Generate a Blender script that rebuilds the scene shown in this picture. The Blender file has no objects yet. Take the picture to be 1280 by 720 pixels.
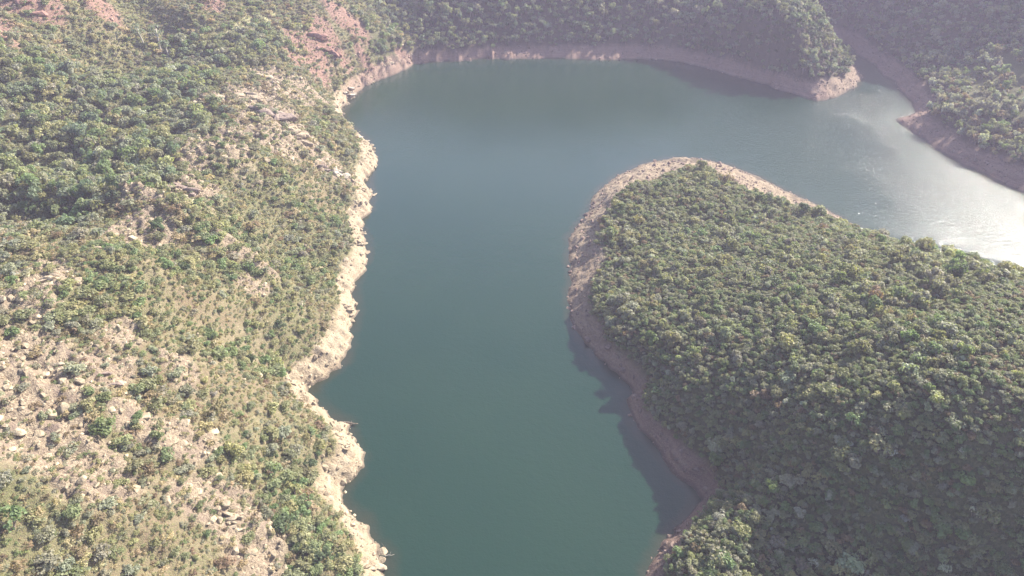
import bpy, bmesh, math, random
import numpy as np
from mathutils import Vector, Matrix

random.seed(7)
rng = np.random.default_rng(11)
sc = bpy.context.scene
COL = sc.collection
R = math.radians

# ------------------------------------------------------------------ camera
H, PITCH, F = 100.0, R(35), 914.0
cd = bpy.data.cameras.new('camera')
cam = bpy.data.objects.new('camera', cd)
COL.objects.link(cam)
cam.location = (0, 0, H)
cam.rotation_euler = (R(90) - PITCH, 0, 0)
cd.sensor_width = 36
cd.lens = 36 * F / 1280
cd.clip_end = 5000
sc.camera = cam
SP, CP = math.sin(PITCH), math.cos(PITCH)

def ray(px, py):
    r, u = (px - 640) / F, (360 - py) / F
    return np.array([r, CP + SP * u, -SP + CP * u])

def at(px, py, z=0.0):
    d = ray(px, py)
    t = (z - H) / d[2]
    return (d[0] * t, d[1] * t)

def proj(x, y, z):
    x, y, z = np.asarray(x), np.asarray(y), np.asarray(z)
    dep = y * CP - (z - H) * SP
    up = y * SP + (z - H) * CP
    return 640 + F * x / dep, 360 - F * up / dep, dep

# ------------------------------------------------------------------ noise
def _hash(ix, iy, s):
    h = (ix.astype(np.int64) * 374761393 + iy.astype(np.int64) * 668265263 + s * 974634777) & 0xffffffff
    h = ((h ^ (h >> 13)) * 1274126177) & 0xffffffff
    h = h ^ (h >> 16)
    return (h & 0xffff) / 65535.0

def vnoise(x, y, s=0):
    ix, iy = np.floor(x), np.floor(y)
    fx, fy = x - ix, y - iy
    fx, fy = fx * fx * fx * (fx * (fx * 6 - 15) + 10), fy * fy * fy * (fy * (fy * 6 - 15) + 10)
    a, b = _hash(ix, iy, s), _hash(ix + 1, iy, s)
    c, d = _hash(ix, iy + 1, s), _hash(ix + 1, iy + 1, s)
    return (a + (b - a) * fx + (c - a) * fy + (a - b - c + d) * fx * fy) * 2 - 1

def fbm(x, y, scale, s=0, oct=4, ridge=False):
    x, y = np.asarray(x, float) / scale, np.asarray(y, float) / scale
    v, a, n = 0, 1.0, 0
    for o in range(oct):
        q = vnoise(x * 0.8 - y * 0.6 + 13.7 * o, x * 0.6 + y * 0.8 - 7.1 * o, s + o)
        if ridge:
            q = 1 - 2 * np.abs(q)
        v = v + a * q
        n += a
        a *= 0.5
        x, y = x * 2.03, y * 2.03
    return v / n

def sstep(a, b, x):
    t = np.clip((np.asarray(x, float) - a) / (b - a), 0, 1)
    return t * t * (3 - 2 * t)

# ------------------------------------------------------------------ shoreline
LEFT = [(487,720),(483,700),(470,675),(459,656),(441,641),(428,626),(431,610),(446,592),(451,575),(443,556),(436,541),(442,528),
        (421,524),(413,518),(400,508),(386,492),(398,481),(415,466),(432,450),(438,430),(440,410),(448,386),(441,360),(452,336),
        (462,316),(455,292),(450,276),(463,262),(466,242),(461,226),(468,206),(466,186),(455,170),(440,160),(430,148),(432,135),
        (442,122),(460,106),(485,94),(505,85),(521,79)]
BACK = [(560,77),(600,74),(680,73),(760,75),(800,73),(850,77),(885,86),(920,96),(960,108),(1000,120),(1022,126),(1050,119),
        (1068,110),(1079,97)]
INLET = [(144,300),(144,318),(145,340),(152,340),(152,320),(152.5,303)]
RIGHT = [(1110,98),(1124,112),(1139,128),(1148,138),(1121,150),(1140,166),(1170,187),(1200,205),(1240,224),(1280,243)]
RFAR = [(172,178),(215,152),(300,105),(430,40),(430,-60)]
PFAR = [(300,-60),(270,20),(190,82),(150,118)]
PEN = [(1270,362),(1200,341),(1150,318),(1100,297),(1050,272),(1020,256),(992,242),(975,234),(945,220),(910,206),(880,199),(840,197),
       (800,206),(770,220),(748,238),(739,252),(735,266),(722,281),(711,297),(714,306),(711,326),(716,350),(711,372),(713,396),
       (719,412),(735,432),(752,450),(770,465),(787,480),(794,490),(785,500),(790,525),(805,545),(825,565),(835,580),(850,595),
       (868,607),(878,624),(866,640),(850,656),(830,680),(815,700),(808,720)]
PBOT = [(18,55),(21,35),(17,10),(22,-60)]
LBOT = [(-16,-60),(-11,0),(-17,30),(-14,50)]
def P(l): return [at(*p) for p in l]
SHORE = np.array(LBOT + P(LEFT) + P(BACK) + INLET + P(RIGHT) + RFAR + PFAR + P(PEN) + PBOT)

def sdf(x, y):                      # positive on land
    sh = x.shape
    x, y = x.ravel(), y.ravel()
    out = np.full(x.size, 1e9)
    inside = np.zeros(x.size, bool)
    n = len(SHORE)
    for i in range(n):
        ax, ay = SHORE[i]
        bx, by = SHORE[(i + 1) % n]
        dx, dy = bx - ax, by - ay
        t = np.clip(((x - ax) * dx + (y - ay) * dy) / (dx * dx + dy * dy), 0, 1)
        out = np.minimum(out, (x - ax - t * dx) ** 2 + (y - ay - t * dy) ** 2)
        c = ((ay > y) != (by > y))
        with np.errstate(divide='ignore', invalid='ignore'):
            xi = ax + (y - ay) * dx / (dy if dy != 0 else 1e-9)
        inside ^= c & (x < xi)
    d = np.sqrt(out)
    return np.where(inside, -d, d).reshape(sh)

# ------------------------------------------------------------------ relief
CTRL = []
def c(px, py, z): CTRL.append((*at(px, py, z), z))
def w(x, y, z): CTRL.append((x, y, z))
# western hillside
c(0,720,28); c(150,720,20); c(300,720,11); c(420,690,5); c(0,600,31); c(150,600,25); c(300,600,14); c(400,580,5)
c(0,500,33); c(150,500,28); c(280,500,18); c(370,470,5.5); c(0,400,34); c(120,400,30); c(250,400,21); c(380,390,8)
c(50,350,34); c(140,300,31); c(250,300,25); c(360,300,13); c(430,300,5.5); c(170,270,30); c(230,235,28); c(320,230,20)
c(420,215,8); c(290,190,26); c(345,150,20); c(400,160,12); c(330,105,22); c(380,100,17); c(420,120,8)
c(20,280,28); c(100,220,25); c(30,180,28); c(170,180,25); c(100,140,28); c(230,140,26); c(200,95,28.5); c(130,108,28)
c(265,100,25); c(200,84,20); c(200,70,23); c(140,98,22); c(120,60,31); c(60,60,36); c(220,40,30); c(30,18,42); c(0,60,41); c(310,45,26); c(330,10,30)
c(415,55,17); c(400,25,22); c(470,50,11); c(470,80,6); c(505,60,7); c(495,20,13); c(420,0,27); c(250,0,36); c(100,0,44)
w(-30,330,16); w(-60,360,34); w(-120,330,44); w(-200,300,60); w(-220,220,52); w(-200,150,44); w(-160,90,42); w(-110,60,42)
w(-90,20,40); w(-60,-20,34); w(-40,0,22); w(-35,25,16); w(-90,-60,40); w(-300,400,90); w(-350,200,75); w(-300,0,60); w(-150,450,85)
# shaded northern slope
for x in (-10, 20, 50):
    w(x, 325, 7); w(x, 340, 20); w(x, 365, 44); w(x, 395, 68); w(x, 450, 92)
# headland
c(970,15,25); c(988,55,16.5); c(1006,95,9); c(1062,78,6); c(1046,44,11.5); c(1022,10,18.5); c(1040,80,7.5); c(1010,45,17); w(102,332,30); w(104,355,42); w(104,385,60)
c(930,75,7); c(900,50,11); w(70,318,9); w(80,335,20); w(82,360,38); w(75,395,66)
w(100,450,92)
# slope closing the inlet
w(150,350,9); w(152,362,22); w(155,390,46); w(136,335,14); w(165,290,9); w(168,310,18); w(180,300,24); w(185,340,45); w(160,430,85); w(230,420,92); w(165,274,6)
# eastern hill
c(1150,130,3.5); c(1170,150,5); c(1190,120,9); c(1200,132,9); c(1250,120,11.5); c(1235,75,14); c(1255,50,18); c(1265,20,22); c(1195,75,8); c(1200,185,6); c(1240,190,10); c(1280,190,14)
c(1280,100,14.5); w(205,235,28); w(230,250,38); w(260,210,28); w(220,290,52); w(300,250,55); w(300,150,24); w(350,330,85); w(400,150,40)
# peninsula
c(1050,284,11); c(1200,332,19); c(1280,353,23); c(1120,308,15); c(1000,290,7.5); c(920,228,4); c(850,240,4.2); c(960,255,5); c(1000,330,12); c(850,290,7.5); c(790,330,6)
c(800,400,7); c(900,400,12); c(1000,400,16.5); c(1100,400,22); c(1200,400,26); c(1280,420,30); c(830,480,7.5); c(900,480,12)
c(1000,480,18); c(1100,470,23); c(1200,470,28); c(1280,500,29); c(1000,540,17.3); c(1100,540,22.6); c(1200,540,26.8); c(900,570,7)
c(1000,600,11); c(1100,600,16); c(1200,600,20); c(1280,600,22); c(900,650,8); c(950,690,6); c(1000,700,5); c(865,690,5); c(1100,700,7.5); c(1280,720,11); c(1200,680,11)
w(105,80,32); w(130,60,32); w(170,50,26); w(140,20,30); w(60,30,10); w(75,0,16); w(110,10,26); w(60,-50,16); w(150,-50,30); w(220,10,16)
CT = np.array(CTRL)
# shoreline and lake-bed anchors
sx = []
for i in range(0, len(SHORE), 2):
    sx.append((*SHORE[i], 0.0))
CT = np.vstack([CT, np.array(sx)])
CC = 10.0
def rbf(px, py, qx, qy):
    return np.sqrt((px[:, None] - qx[None]) ** 2 + (py[:, None] - qy[None]) ** 2 + CC * CC)
_n = len(CT)
A = np.zeros((_n + 3, _n + 3))
A[:_n, :_n] = rbf(CT[:, 0], CT[:, 1], CT[:, 0], CT[:, 1]) - 3.0 * np.eye(_n)
A[:_n, _n] = 1; A[:_n, _n + 1] = CT[:, 0] / 100; A[:_n, _n + 2] = CT[:, 1] / 100
A[_n:, :_n] = A[:_n, _n:].T
W = np.linalg.solve(A, np.concatenate([CT[:, 2], np.zeros(3)]))
def smooth_h(x, y):
    sh = x.shape; x = x.ravel(); y = y.ravel(); o = np.zeros(x.size)
    for i in range(0, x.size, 20000):
        xs, ys = x[i:i+20000], y[i:i+20000]
        o[i:i+20000] = rbf(xs, ys, CT[:, 0], CT[:, 1]) @ W[:_n] + W[_n] + W[_n+1] * xs / 100 + W[_n+2] * ys / 100
    return o.reshape(sh)

def axis(fine0, fine1, step, lo, hi, grow):
    a = list(np.arange(fine0, fine1, step))
    s = step; v = a[-1]
    while v < hi:
        s = min(s * grow, 9); v += s; a.append(v)
    s = step; v = a[0]
    while v > lo:
        s = min(s * grow, 9); v -= s; a.insert(0, v)
    return np.array(a)
GX = axis(-95, 125, 0.42, -470, 470, 1.02)
GY = axis(38, 215, 0.42, -120, 620, 1.012)
# coarse fields
cx, cy = np.arange(-490, 491, 3.0), np.arange(-140, 641, 3.0)
CXX, CYY = np.meshgrid(cx, cy)
SM = smooth_h(CXX, CYY)
fx_, fy_ = np.arange(-490, 491, 1.5), np.arange(-140, 641, 1.5)
FXX, FYY = np.meshgrid(fx_, fy_)
SD = sdf(FXX, FYY)
def bil(ax, ay, G, x, y):
    i = np.clip(np.searchsorted(ax, x) - 1, 0, len(ax) - 2)
    j = np.clip(np.searchsorted(ay, y) - 1, 0, len(ay) - 2)
    u = np.clip((x - ax[i]) / (ax[i+1] - ax[i]), 0, 1); v = np.clip((y - ay[j]) / (ay[j+1] - ay[j]), 0, 1)
    return (G[j, i] * (1-u) * (1-v) + G[j, i+1] * u * (1-v) + G[j+1, i] * (1-u) * v + G[j+1, i+1] * u * v)

def segd(x, y, a=(46, 204), b=(80, 193)):
    vx, vy = b[0] - a[0], b[1] - a[1]
    t = np.clip(((x - a[0]) * vx + (y - a[1]) * vy) / (vx * vx + vy * vy), 0, 1)
    return np.hypot(x - a[0] - t * vx, y - a[1] - t * vy)
def base_h(x, y):
    d = bil(fx_, fy_, SD, x, y)
    s = bil(cx, cy, SM, x, y)
    wgt = sstep(2, 15, d)
    sl = np.where(x < -8, 1.05, .55)
    sl = np.where((x > 5) & (y < 150), .55 + .5 * (1 - sstep(112, 150, y)), sl)
    sl = np.where((x > 60) & (y > 255), .8, sl)
    tip = np.exp(-(np.maximum(segd(x, y) - 13, 0) / 11) ** 2)
    sl = sl * (1 - tip) + .21 * tip
    wgt = sstep(2 + 8 * tip, 15 + 12 * tip, d)
    land = (1 - wgt) * sl * np.clip(d, 0, None) + wgt * np.maximum(s, 3.5 + 0.12 * d)
    return np.where(d > 0, land, np.maximum(0.6 * d, -7)), d, s

def hit(px, py):
    d = ray(px, py)
    t = np.arange(40, 700, 0.5)
    x, y, z = d[0]*t, d[1]*t, H + d[2]*t
    h, _, _ = base_h(x, y)
    k = np.argmax(np.maximum(h, 0) >= z)
    return x[k], y[k]

def blobs(lst, x, y):
    m = np.zeros_like(x, float)
    wx = x + 4 * fbm(x, y, 14, 91, 3); wy = y + 4 * fbm(x, y, 14, 95, 3)
    for (px, py, r) in lst:
        bx, by = hit(px, py)
        m = np.maximum(m, np.exp(-((wx - bx) ** 2 + (wy - by) ** 2) / (r * r * 1.3)))
    return m
ROCK = [(345,150,7),(320,125,6),(375,175,6),(290,190,7),(300,170,6),(265,130,7),(230,240,6),(180,285,5),(330,165,7),(350,190,5),(420,210,5),(395,190,5),
        (400,125,5),(250,200,5),(70,365,4),(50,390,4),(40,490,6),(90,470,5),(130,470,4),(30,540,6),(75,555,5),(15,500,6),(290,655,5),
        (305,690,4),(20,440,5),(190,250,5),(340,100,6),(360,120,6),(300,360,3),(120,600,4),(230,480,2.5),(200,530,3),(150,430,3),(250,560,3),(310,330,3)]
RED = [(410,50,8),(395,70,7),(440,35,8),(425,70,6),(400,90,5),(380,85,5),(5,45,6),(0,55,6),(30,12,8),(55,24,6),(10,8,8),(500,70,4),(460,85,4),(270,8,5),(130,25,6)]
GREEN = [(100,180,20),(60,230,16),(180,120,16),(230,105,12),(20,200,18),(120,240,14),(40,140,16),(250,80,10),(60,100,14),(330,60,10),(160,210,12),(300,70,9),(200,150,14),(470,50,9),(490,20,10)]
TRACK = [(275,52,2.2),(290,47,2.2),(305,43,2.4),(320,37,2.4),(335,31,2.2),(347,25,2)]
LUSH = [(150,545,6),(130,520,5),(300,390,8),(270,430,6),(330,460,6),(140,400,8),(200,420,6),(410,590,6),(400,680,6),(380,340,7),(200,330,7),(420,260,6),(300,300,7),(370,250,6),(20,640,5),(330,600,6)]
EARTH = [(1245,390,9),(1275,440,8),(1260,480,7),(1200,420,4)]

def masks(x, y, d, z):
    n1 = fbm(x, y, 9, 21, 4); n2 = fbm(x, y, 3.0, 33, 3)
    cut = np.where(x < 0, -.2, 0.0) - np.where((x > 5) & (y < 160), 1.3 * (1 - sstep(105, 150, y)), 0)
    bank = 1 - sstep(3.4, 5.0, z - cut + 1.2 * n1 + 0.5 * n2)
    left = ((x < -10) & (y < 320) & (x < -35 - 0.0 * y + np.where(y < 110, 40, 0))).astype(float)
    rock = np.clip(blobs(ROCK, x, y) * 1.25 + 0.35 * n1 + 0.2 * n2, 0, 1)
    rock = sstep(0.28, 0.6, rock) * (x < 0)
    red = sstep(0.34, 0.64, blobs(RED, x, y) + 0.25 * n1 + 0.1 * n2) * (x < 0)
    green = sstep(0.2, 0.6, blobs(GREEN, x, y) + 0.15 * n1) * (x < 0)
    track = sstep(0.3, 0.6, blobs(TRACK, x, y)) * (x < 0)
    return bank, rock, red, green, track

XX, YY = np.meshgrid(GX, GY)
def jag(x, y):                     # how broken the shore is
    return np.where(x < 0, 1.0, 0.55)
dj = bil(fx_, fy_, SD, XX, YY)
# warp the sampling so that the shore gets ragged ledges
amp = np.exp(-(dj / 7) ** 2) * jag(XX, YY) * (1 + np.clip(YY - 200, 0, 100) / 120)
wx = XX + amp * (1.9 * fbm(XX, YY, 7, 51, 4) + 0.9 * fbm(XX, YY, 2.0, 57, 3))
wy = YY + amp * (1.9 * fbm(XX, YY, 7, 61, 4) + 0.9 * fbm(XX, YY, 2.0, 67, 3))
ZB, DD, SS = base_h(wx, wy)
bank, rock, red, green, track = masks(XX, YY, DD, ZB)
landw = sstep(0, 7, DD)
ZZ = ZB + landw * (1.5 * fbm(XX, YY, 26, 1, 3) + 0.45 * fbm(XX, YY, 6, 5, 3))
# bedding planes and fractures in the bare rock
west = (XX < 0).astype(float)
ZZ += west * sstep(2, 22, DD) * (1.2 * fbm(XX, YY, 30, 201, 3, True) + 3.6 * fbm(XX * .38 + YY * .25, YY, 24, 205, 3, True))
st = (XX * 0.80 + YY * 0.60) / 2.3 + 1.1 * fbm(XX, YY, 9, 71, 4) + ZB * 0.45
saw = (st % 1.0)
saw = np.where(saw < .72, saw / .72, (1 - saw) / .28)
st2 = (XX * 0.35 - YY * 0.94) / 3.7 + 1.0 * fbm(XX, YY, 8, 171, 4)
crack = np.clip(1 - np.abs((st2 % 1.0) - .5) * 9, 0, 1)
ledge = np.clip(rock + red * 0.5 + bank * 0.85 * west, 0, 1)
nearshore = sstep(-0.3, 1.5, DD)
patchy = sstep(-.35, .35, fbm(XX, YY, 11, 181, 3))
ZZ += ledge * nearshore * (patchy * (1.0 * saw - .45) - .7 * crack * patchy + .9 * fbm(XX, YY, 2.8, 75, 4, True) + .45 * fbm(XX, YY, 1.1, 79, 3))
# stepped old waterlines and stones on the other banks
eb = bank * (1 - west) * nearshore
lev = (ZB + .5 * fbm(XX, YY, 12, 211, 3)) / .75
stp = (lev - np.floor(lev)); ZZ += eb * (.22 * (sstep(.55, .95, stp) - stp) + .38 * fbm(XX, YY, 3.0, 215, 4, True) + .22 * fbm(XX, YY, .9, 219, 2) + .8 * fbm(XX, YY, 14, 221, 3) * sstep(1, 5, DD))
ZZ = np.where((DD > 0.4) & (ZZ < 0.12), 0.12 + 0.05 * DD, ZZ)

def ground(x, y): return bil(GX, GY, ZZ, np.asarray(x, float), np.asarray(y, float))

def grid_mesh(name, XX, YY, ZZ):
    ny, nx = XX.shape
    me = bpy.data.meshes.new(name)
    me.vertices.add(nx * ny)
    me.vertices.foreach_set('co', np.stack([XX, YY, ZZ], -1).astype(np.float32).ravel())
    idx = np.arange(nx * ny).reshape(ny, nx)
    q = np.stack([idx[:-1, :-1], idx[:-1, 1:], idx[1:, 1:], idx[1:, :-1]], -1).reshape(-1, 4)
    me.loops.add(q.size)
    me.loops.foreach_set('vertex_index', q.ravel().astype(np.int32))
    me.polygons.add(len(q))
    me.polygons.foreach_set('loop_start', (np.arange(len(q)) * 4).astype(np.int32))
    me.update(calc_edges=True)
    me.polygons.foreach_set('use_smooth', np.ones(len(q), bool))
    return me

# ------------------------------------------------------------------ materials
def mat(name):
    m = bpy.data.materials.new(name); m.use_nodes = True
    nt = m.node_tree; nt.nodes.clear()
    out = nt.nodes.new('ShaderNodeOutputMaterial')
    return m, nt, out
class NB:
    def __init__(s, nt): s.nt = nt
    def n(s, t, **k):
        nd = s.nt.nodes.new(t)
        for a, b in k.items(): setattr(nd, a, b)
        return nd
    def l(s, a, b): s.nt.links.new(a, b)
    def set(s, sock, v):
        if isinstance(v, bpy.types.NodeSocket): s.l(v, sock)
        else: sock.default_value = v
    def noise(s, vec, scale, detail=4, rough=0.55):
        nd = s.n('ShaderNodeTexNoise'); s.l(vec, nd.inputs['Vector'])
        nd.inputs['Scale'].default_value = scale; nd.inputs['Detail'].default_value = detail; nd.inputs['Roughness'].default_value = rough
        return nd.outputs['Fac']
    def ramp(s, fac, a, b):
        nd = s.n('ShaderNodeMapRange'); s.l(fac, nd.inputs[0]); nd.inputs[1].default_value = a; nd.inputs[2].default_value = b
        return nd.outputs[0]
    def mix(s, fac, a, b, mode='MIX'):
        nd = s.n('ShaderNodeMix', data_type='RGBA', blend_type=mode)
        s.set(nd.inputs[0], fac); s.set(nd.inputs[6], a); s.set(nd.inputs[7], b)
        return nd.outputs[2]
    def math(s, op, a, b=0.0):
        nd = s.n('ShaderNodeMath', operation=op); s.set(nd.inputs[0], a); s.set(nd.inputs[1], b); return nd.outputs[0]
    def attr(s, name, typ='GEOMETRY'):
        return s.n('ShaderNodeAttribute', attribute_name=name, attribute_type=typ)
def rgb(r, g, b): return (r, g, b, 1)

def ground_material():
    m, nt, out = mat('earth_and_rock'); b = NB(nt)
    geo = b.n('ShaderNodeNewGeometry'); pos = geo.outputs['Position']
    big = b.noise(pos, 0.09); mid = b.noise(pos, 0.5, 5); fine = b.noise(pos, 2.6, 5, 0.65); grit = b.noise(pos, 7.0, 3, 0.6)
    soil = b.mix(b.ramp(mid, .35, .65), rgb(.15,.12,.07), rgb(.24,.195,.125))
    soil = b.mix(b.ramp(big, .45, .62), soil, rgb(.175,.125,.08))
    litter = b.mix(b.ramp(fine, .4, .62), rgb(.072,.086,.034), rgb(.15,.145,.068))
    veg = b.attr('veg').outputs['Fac']
    vg = b.math('ADD', veg, b.math('MULTIPLY', b.math('SUBTRACT', fine, .5), 1.6))
    soil = b.mix(b.ramp(vg, .25, .75), soil, litter)
    soil = b.mix(b.attr('floor').outputs['Fac'], soil, b.mix(b.ramp(fine, .4, .62), rgb(.035,.030,.020), rgb(.075,.062,.040)))   # dark leaf litter, with the shade below dense growth painted in
    soil = b.mix(b.ramp(grit, .52, .68), soil, b.mix(.5, soil, rgb(.05,.045,.03)))
    rockc = b.mix(b.ramp(b.math('ADD', b.math('MULTIPLY', fine, .6), b.math('MULTIPLY', grit, .4)), .42, .58), rgb(.135,.10,.07), rgb(.31,.25,.175))
    rockc = b.mix(b.ramp(mid, .5, .68), rockc, rgb(.18,.135,.105))
    col = b.mix(b.attr('rock').outputs['Fac'], soil, rockc)
    redc = b.mix(b.ramp(fine, .38, .65), rgb(.125,.065,.05), rgb(.26,.175,.13))
    col = b.mix(b.attr('red').outputs['Fac'], col, redc)
    # drawdown bank: banded by water level
    sep = b.n('ShaderNodeSeparateXYZ'); b.l(pos, sep.inputs[0])
    comb = b.n('ShaderNodeCombineXYZ'); 
    b.l(b.math('MULTIPLY', sep.outputs[0], .12), comb.inputs[0]); b.l(b.math('MULTIPLY', sep.outputs[1], .12), comb.inputs[1]); b.l(b.math('MULTIPLY', sep.outputs[2], 2.2), comb.inputs[2])
    band = b.math('ADD', b.math('MULTIPLY', b.noise(comb.outputs[0], 1.0, 4, .6), .55), b.math('MULTIPLY', fine, .45))
    cream = b.mix(b.ramp(band, .35, .65), rgb(.25,.19,.12), rgb(.40,.33,.235))
    cream = b.mix(b.ramp(fine, .5, .7), cream, rgb(.19,.14,.095))
    pinkc = b.mix(b.ramp(band, .38, .62), rgb(.12,.072,.056), rgb(.21,.14,.105))
    pinkc = b.mix(b.ramp(grit, .52, .7), pinkc, rgb(.29,.22,.17))
    sand = b.mix(b.ramp(band, .38, .62), rgb(.19,.145,.095), rgb(.29,.23,.16))
    bankc = b.mix(b.attr('pink').outputs['Fac'], cream, pinkc)
    bankc = b.mix(b.attr('sand').outputs['Fac'], bankc, sand)
    bankc = b.mix(b.ramp(mid, .55, .75), bankc, b.mix(.5, bankc, rgb(.2,.17,.12)))
    col = b.mix(b.attr('bank').outputs['Fac'], col, bankc)
    trackc = b.mix(b.ramp(mid, .4, .6), rgb(.21,.22,.10), rgb(.34,.29,.18))
    col = b.mix(b.attr('track').outputs['Fac'], col, trackc)
    # wet stones at the water line
    wet = b.n('ShaderNodeMapRange'); b.l(b.math('ADD', sep.outputs[2], b.math('MULTIPLY', fine, -.35)), wet.inputs[0])
    wet.inputs[1].default_value = .38; wet.inputs[2].default_value = .0
    col = b.mix(wet.outputs[0], col, b.mix(.65, col, rgb(.06,.05,.04)))
    bs = b.n('ShaderNodeBsdfPrincipled'); b.l(col, bs.inputs['Base Color'])
    bs.inputs['Roughness'].default_value = .9; bs.inputs['Specular IOR Level'].default_value = .2
    h = b.math('ADD', b.math('MULTIPLY', fine, .6), b.math('MULTIPLY', grit, .25))
    bump = b.n('ShaderNodeBump'); b.l(h, bump.inputs['Height']); bump.inputs['Strength'].default_value = .9; bump.inputs['Distance'].default_value = .8
    b.l(bump.outputs[0], bs.inputs['Normal'])
    b.l(bs.outputs[0], out.inputs[0])
    return m

def leaf_material():
    m, nt, out = mat('foliage'); b = NB(nt)
    tint = b.attr('tint', 'INSTANCER').outputs['Color']
    geo = b.n('ShaderNodeNewGeometry')
    ran = geo.outputs['Random Per Island']
    col = b.mix(b.ramp(ran, 0, 1), b.mix(1.0, tint, rgb(.76,.78,.74), 'MULTIPLY'), b.mix(1.0, tint, rgb(1.32,1.28,1.26), 'MULTIPLY'))
    bs = b.n('ShaderNodeBsdfPrincipled'); b.l(col, bs.inputs['Base Color'])
    bs.inputs['Roughness'].default_value = .55; bs.inputs['Specular IOR Level'].default_value = .3
    tr = b.n('ShaderNodeBsdfTranslucent'); b.l(b.mix(1.0, col, rgb(1.2,1.3,.7), 'MULTIPLY'), tr.inputs[0])
    mx = b.n('ShaderNodeMixShader'); mx.inputs[0].default_value = .43
    b.l(bs.outputs[0], mx.inputs[1]); b.l(tr.outputs[0], mx.inputs[2]); b.l(mx.outputs[0], out.inputs[0])
    return m

def plain(name, c1, c2, scale=3.0, rough=.85, bumpd=.1):
    m, nt, out = mat(name); b = NB(nt)
    tc = b.n('ShaderNodeTexCoord')
    f = b.noise(tc.outputs['Object'], scale, 5, .6)
    bs = b.n('ShaderNodeBsdfPrincipled'); b.l(b.mix(b.ramp(f, .35, .65), c1, c2), bs.inputs['Base Color'])
    bs.inputs['Roughness'].default_value = rough; bs.inputs['Specular IOR Level'].default_value = .25
    bp = b.n('ShaderNodeBump'); b.l(f, bp.inputs['Height']); bp.inputs['Distance'].default_value = bumpd; b.l(bp.outputs[0], bs.inputs['Normal'])
    b.l(bs.outputs[0], out.inputs[0])
    return m

def stone_material():
    m, nt, out = mat('weathered_stone'); b = NB(nt)
    tint = b.attr('tint', 'INSTANCER').outputs['Color']
    tc = b.n('ShaderNodeTexCoord')
    f = b.noise(tc.outputs['Object'], 2.2, 5, .6)
    col = b.mix(b.ramp(f, .35, .65), b.mix(1.0, tint, rgb(.62,.6,.58), 'MULTIPLY'), b.mix(1.0, tint, rgb(1.2,1.2,1.2), 'MULTIPLY'))
    bs = b.n('ShaderNodeBsdfPrincipled'); b.l(col, bs.inputs['Base Color']); bs.inputs['Roughness'].default_value = .9; bs.inputs['Specular IOR Level'].default_value = .2
    bp = b.n('ShaderNodeBump'); b.l(f, bp.inputs['Height']); bp.inputs['Distance'].default_value = .15; b.l(bp.outputs[0], bs.inputs['Normal'])
    b.l(bs.outputs[0], out.inputs[0])
    return m

def water_material():
    m, nt, out = mat('lake_water'); b = NB(nt)
    geo = b.n('ShaderNodeNewGeometry'); pos = geo.outputs['Position']
    big = b.noise(pos, .018, 3); 
    col = b.mix(b.ramp(big, .4, .6), rgb(.0075,.027,.0175), rgb(.010,.030,.0185))
    dp = b.math('ADD', b.attr('depth').outputs['Fac'], b.math('MULTIPLY', b.noise(pos, .25, 3), -3.0))
    col = b.mix(b.ramp(dp, -1.2, .8), rgb(.026,.031,.019), col)       # silt stirred up along the shore
    bs = b.n('ShaderNodeBsdfPrincipled'); b.l(col, bs.inputs['Base Color'])
    bs.inputs['IOR'].default_value = 1.33
    sep = b.n('ShaderNodeSeparateXYZ'); b.l(pos, sep.inputs[0])
    # breeze ruffles the open arm in the east more than the sheltered channel
    br = b.ramp(b.math('ADD', sep.outputs[0], b.math('MULTIPLY', b.noise(pos, .03, 3), 60.0)), 80, 170)
    b.l(b.math('ADD', .08, b.math('MULTIPLY', br, .04)), bs.inputs['Roughness'])
    n1 = b.noise(pos, 2.6, 3, .6); n2 = b.noise(pos, .9, 2, .5); n3 = b.noise(pos, .2, 2, .5)
    hh = b.math('ADD', b.math('MULTIPLY', n1, .09), b.math('ADD', b.math('MULTIPLY', n2, .10), b.math('MULTIPLY', n3, .06)))
    mp = b.n('ShaderNodeMapping'); b.l(pos, mp.inputs[0]); mp.inputs['Rotation'].default_value = (0, 0, R(-38)); mp.inputs['Scale'].default_value = (.05, .022, 1)
    hh = b.math('MULTIPLY', hh, b.math('ADD', .8, b.math('MULTIPLY', b.ramp(b.noise(mp.outputs[0], 1.0, 5, .65), .3, .7), .4)))   # wind lanes
    hh = b.math('MULTIPLY', hh, b.math('ADD', .35, b.math('MULTIPLY', br, 1.8)))
    bp = b.n('ShaderNodeBump'); b.l(hh, bp.inputs['Height']); bp.inputs['Strength'].default_value = 1.0; bp.inputs['Distance'].default_value = 1.0
    b.l(bp.outputs[0], bs.inputs['Normal'])
    b.l(bs.outputs[0], out.inputs[0])
    return m

M_GROUND, M_LEAF, M_STONE, M_WATER = ground_material(), leaf_material(), stone_material(), water_material()
M_BARK = plain('bark', rgb(.16,.12,.09), rgb(.28,.23,.18), 4)
M_PALE = plain('pale_bark', rgb(.30,.265,.22), rgb(.44,.40,.34), 4)
M_DRIFT = plain('driftwood', rgb(.10,.08,.06), rgb(.2,.16,.12), 5)

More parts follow.
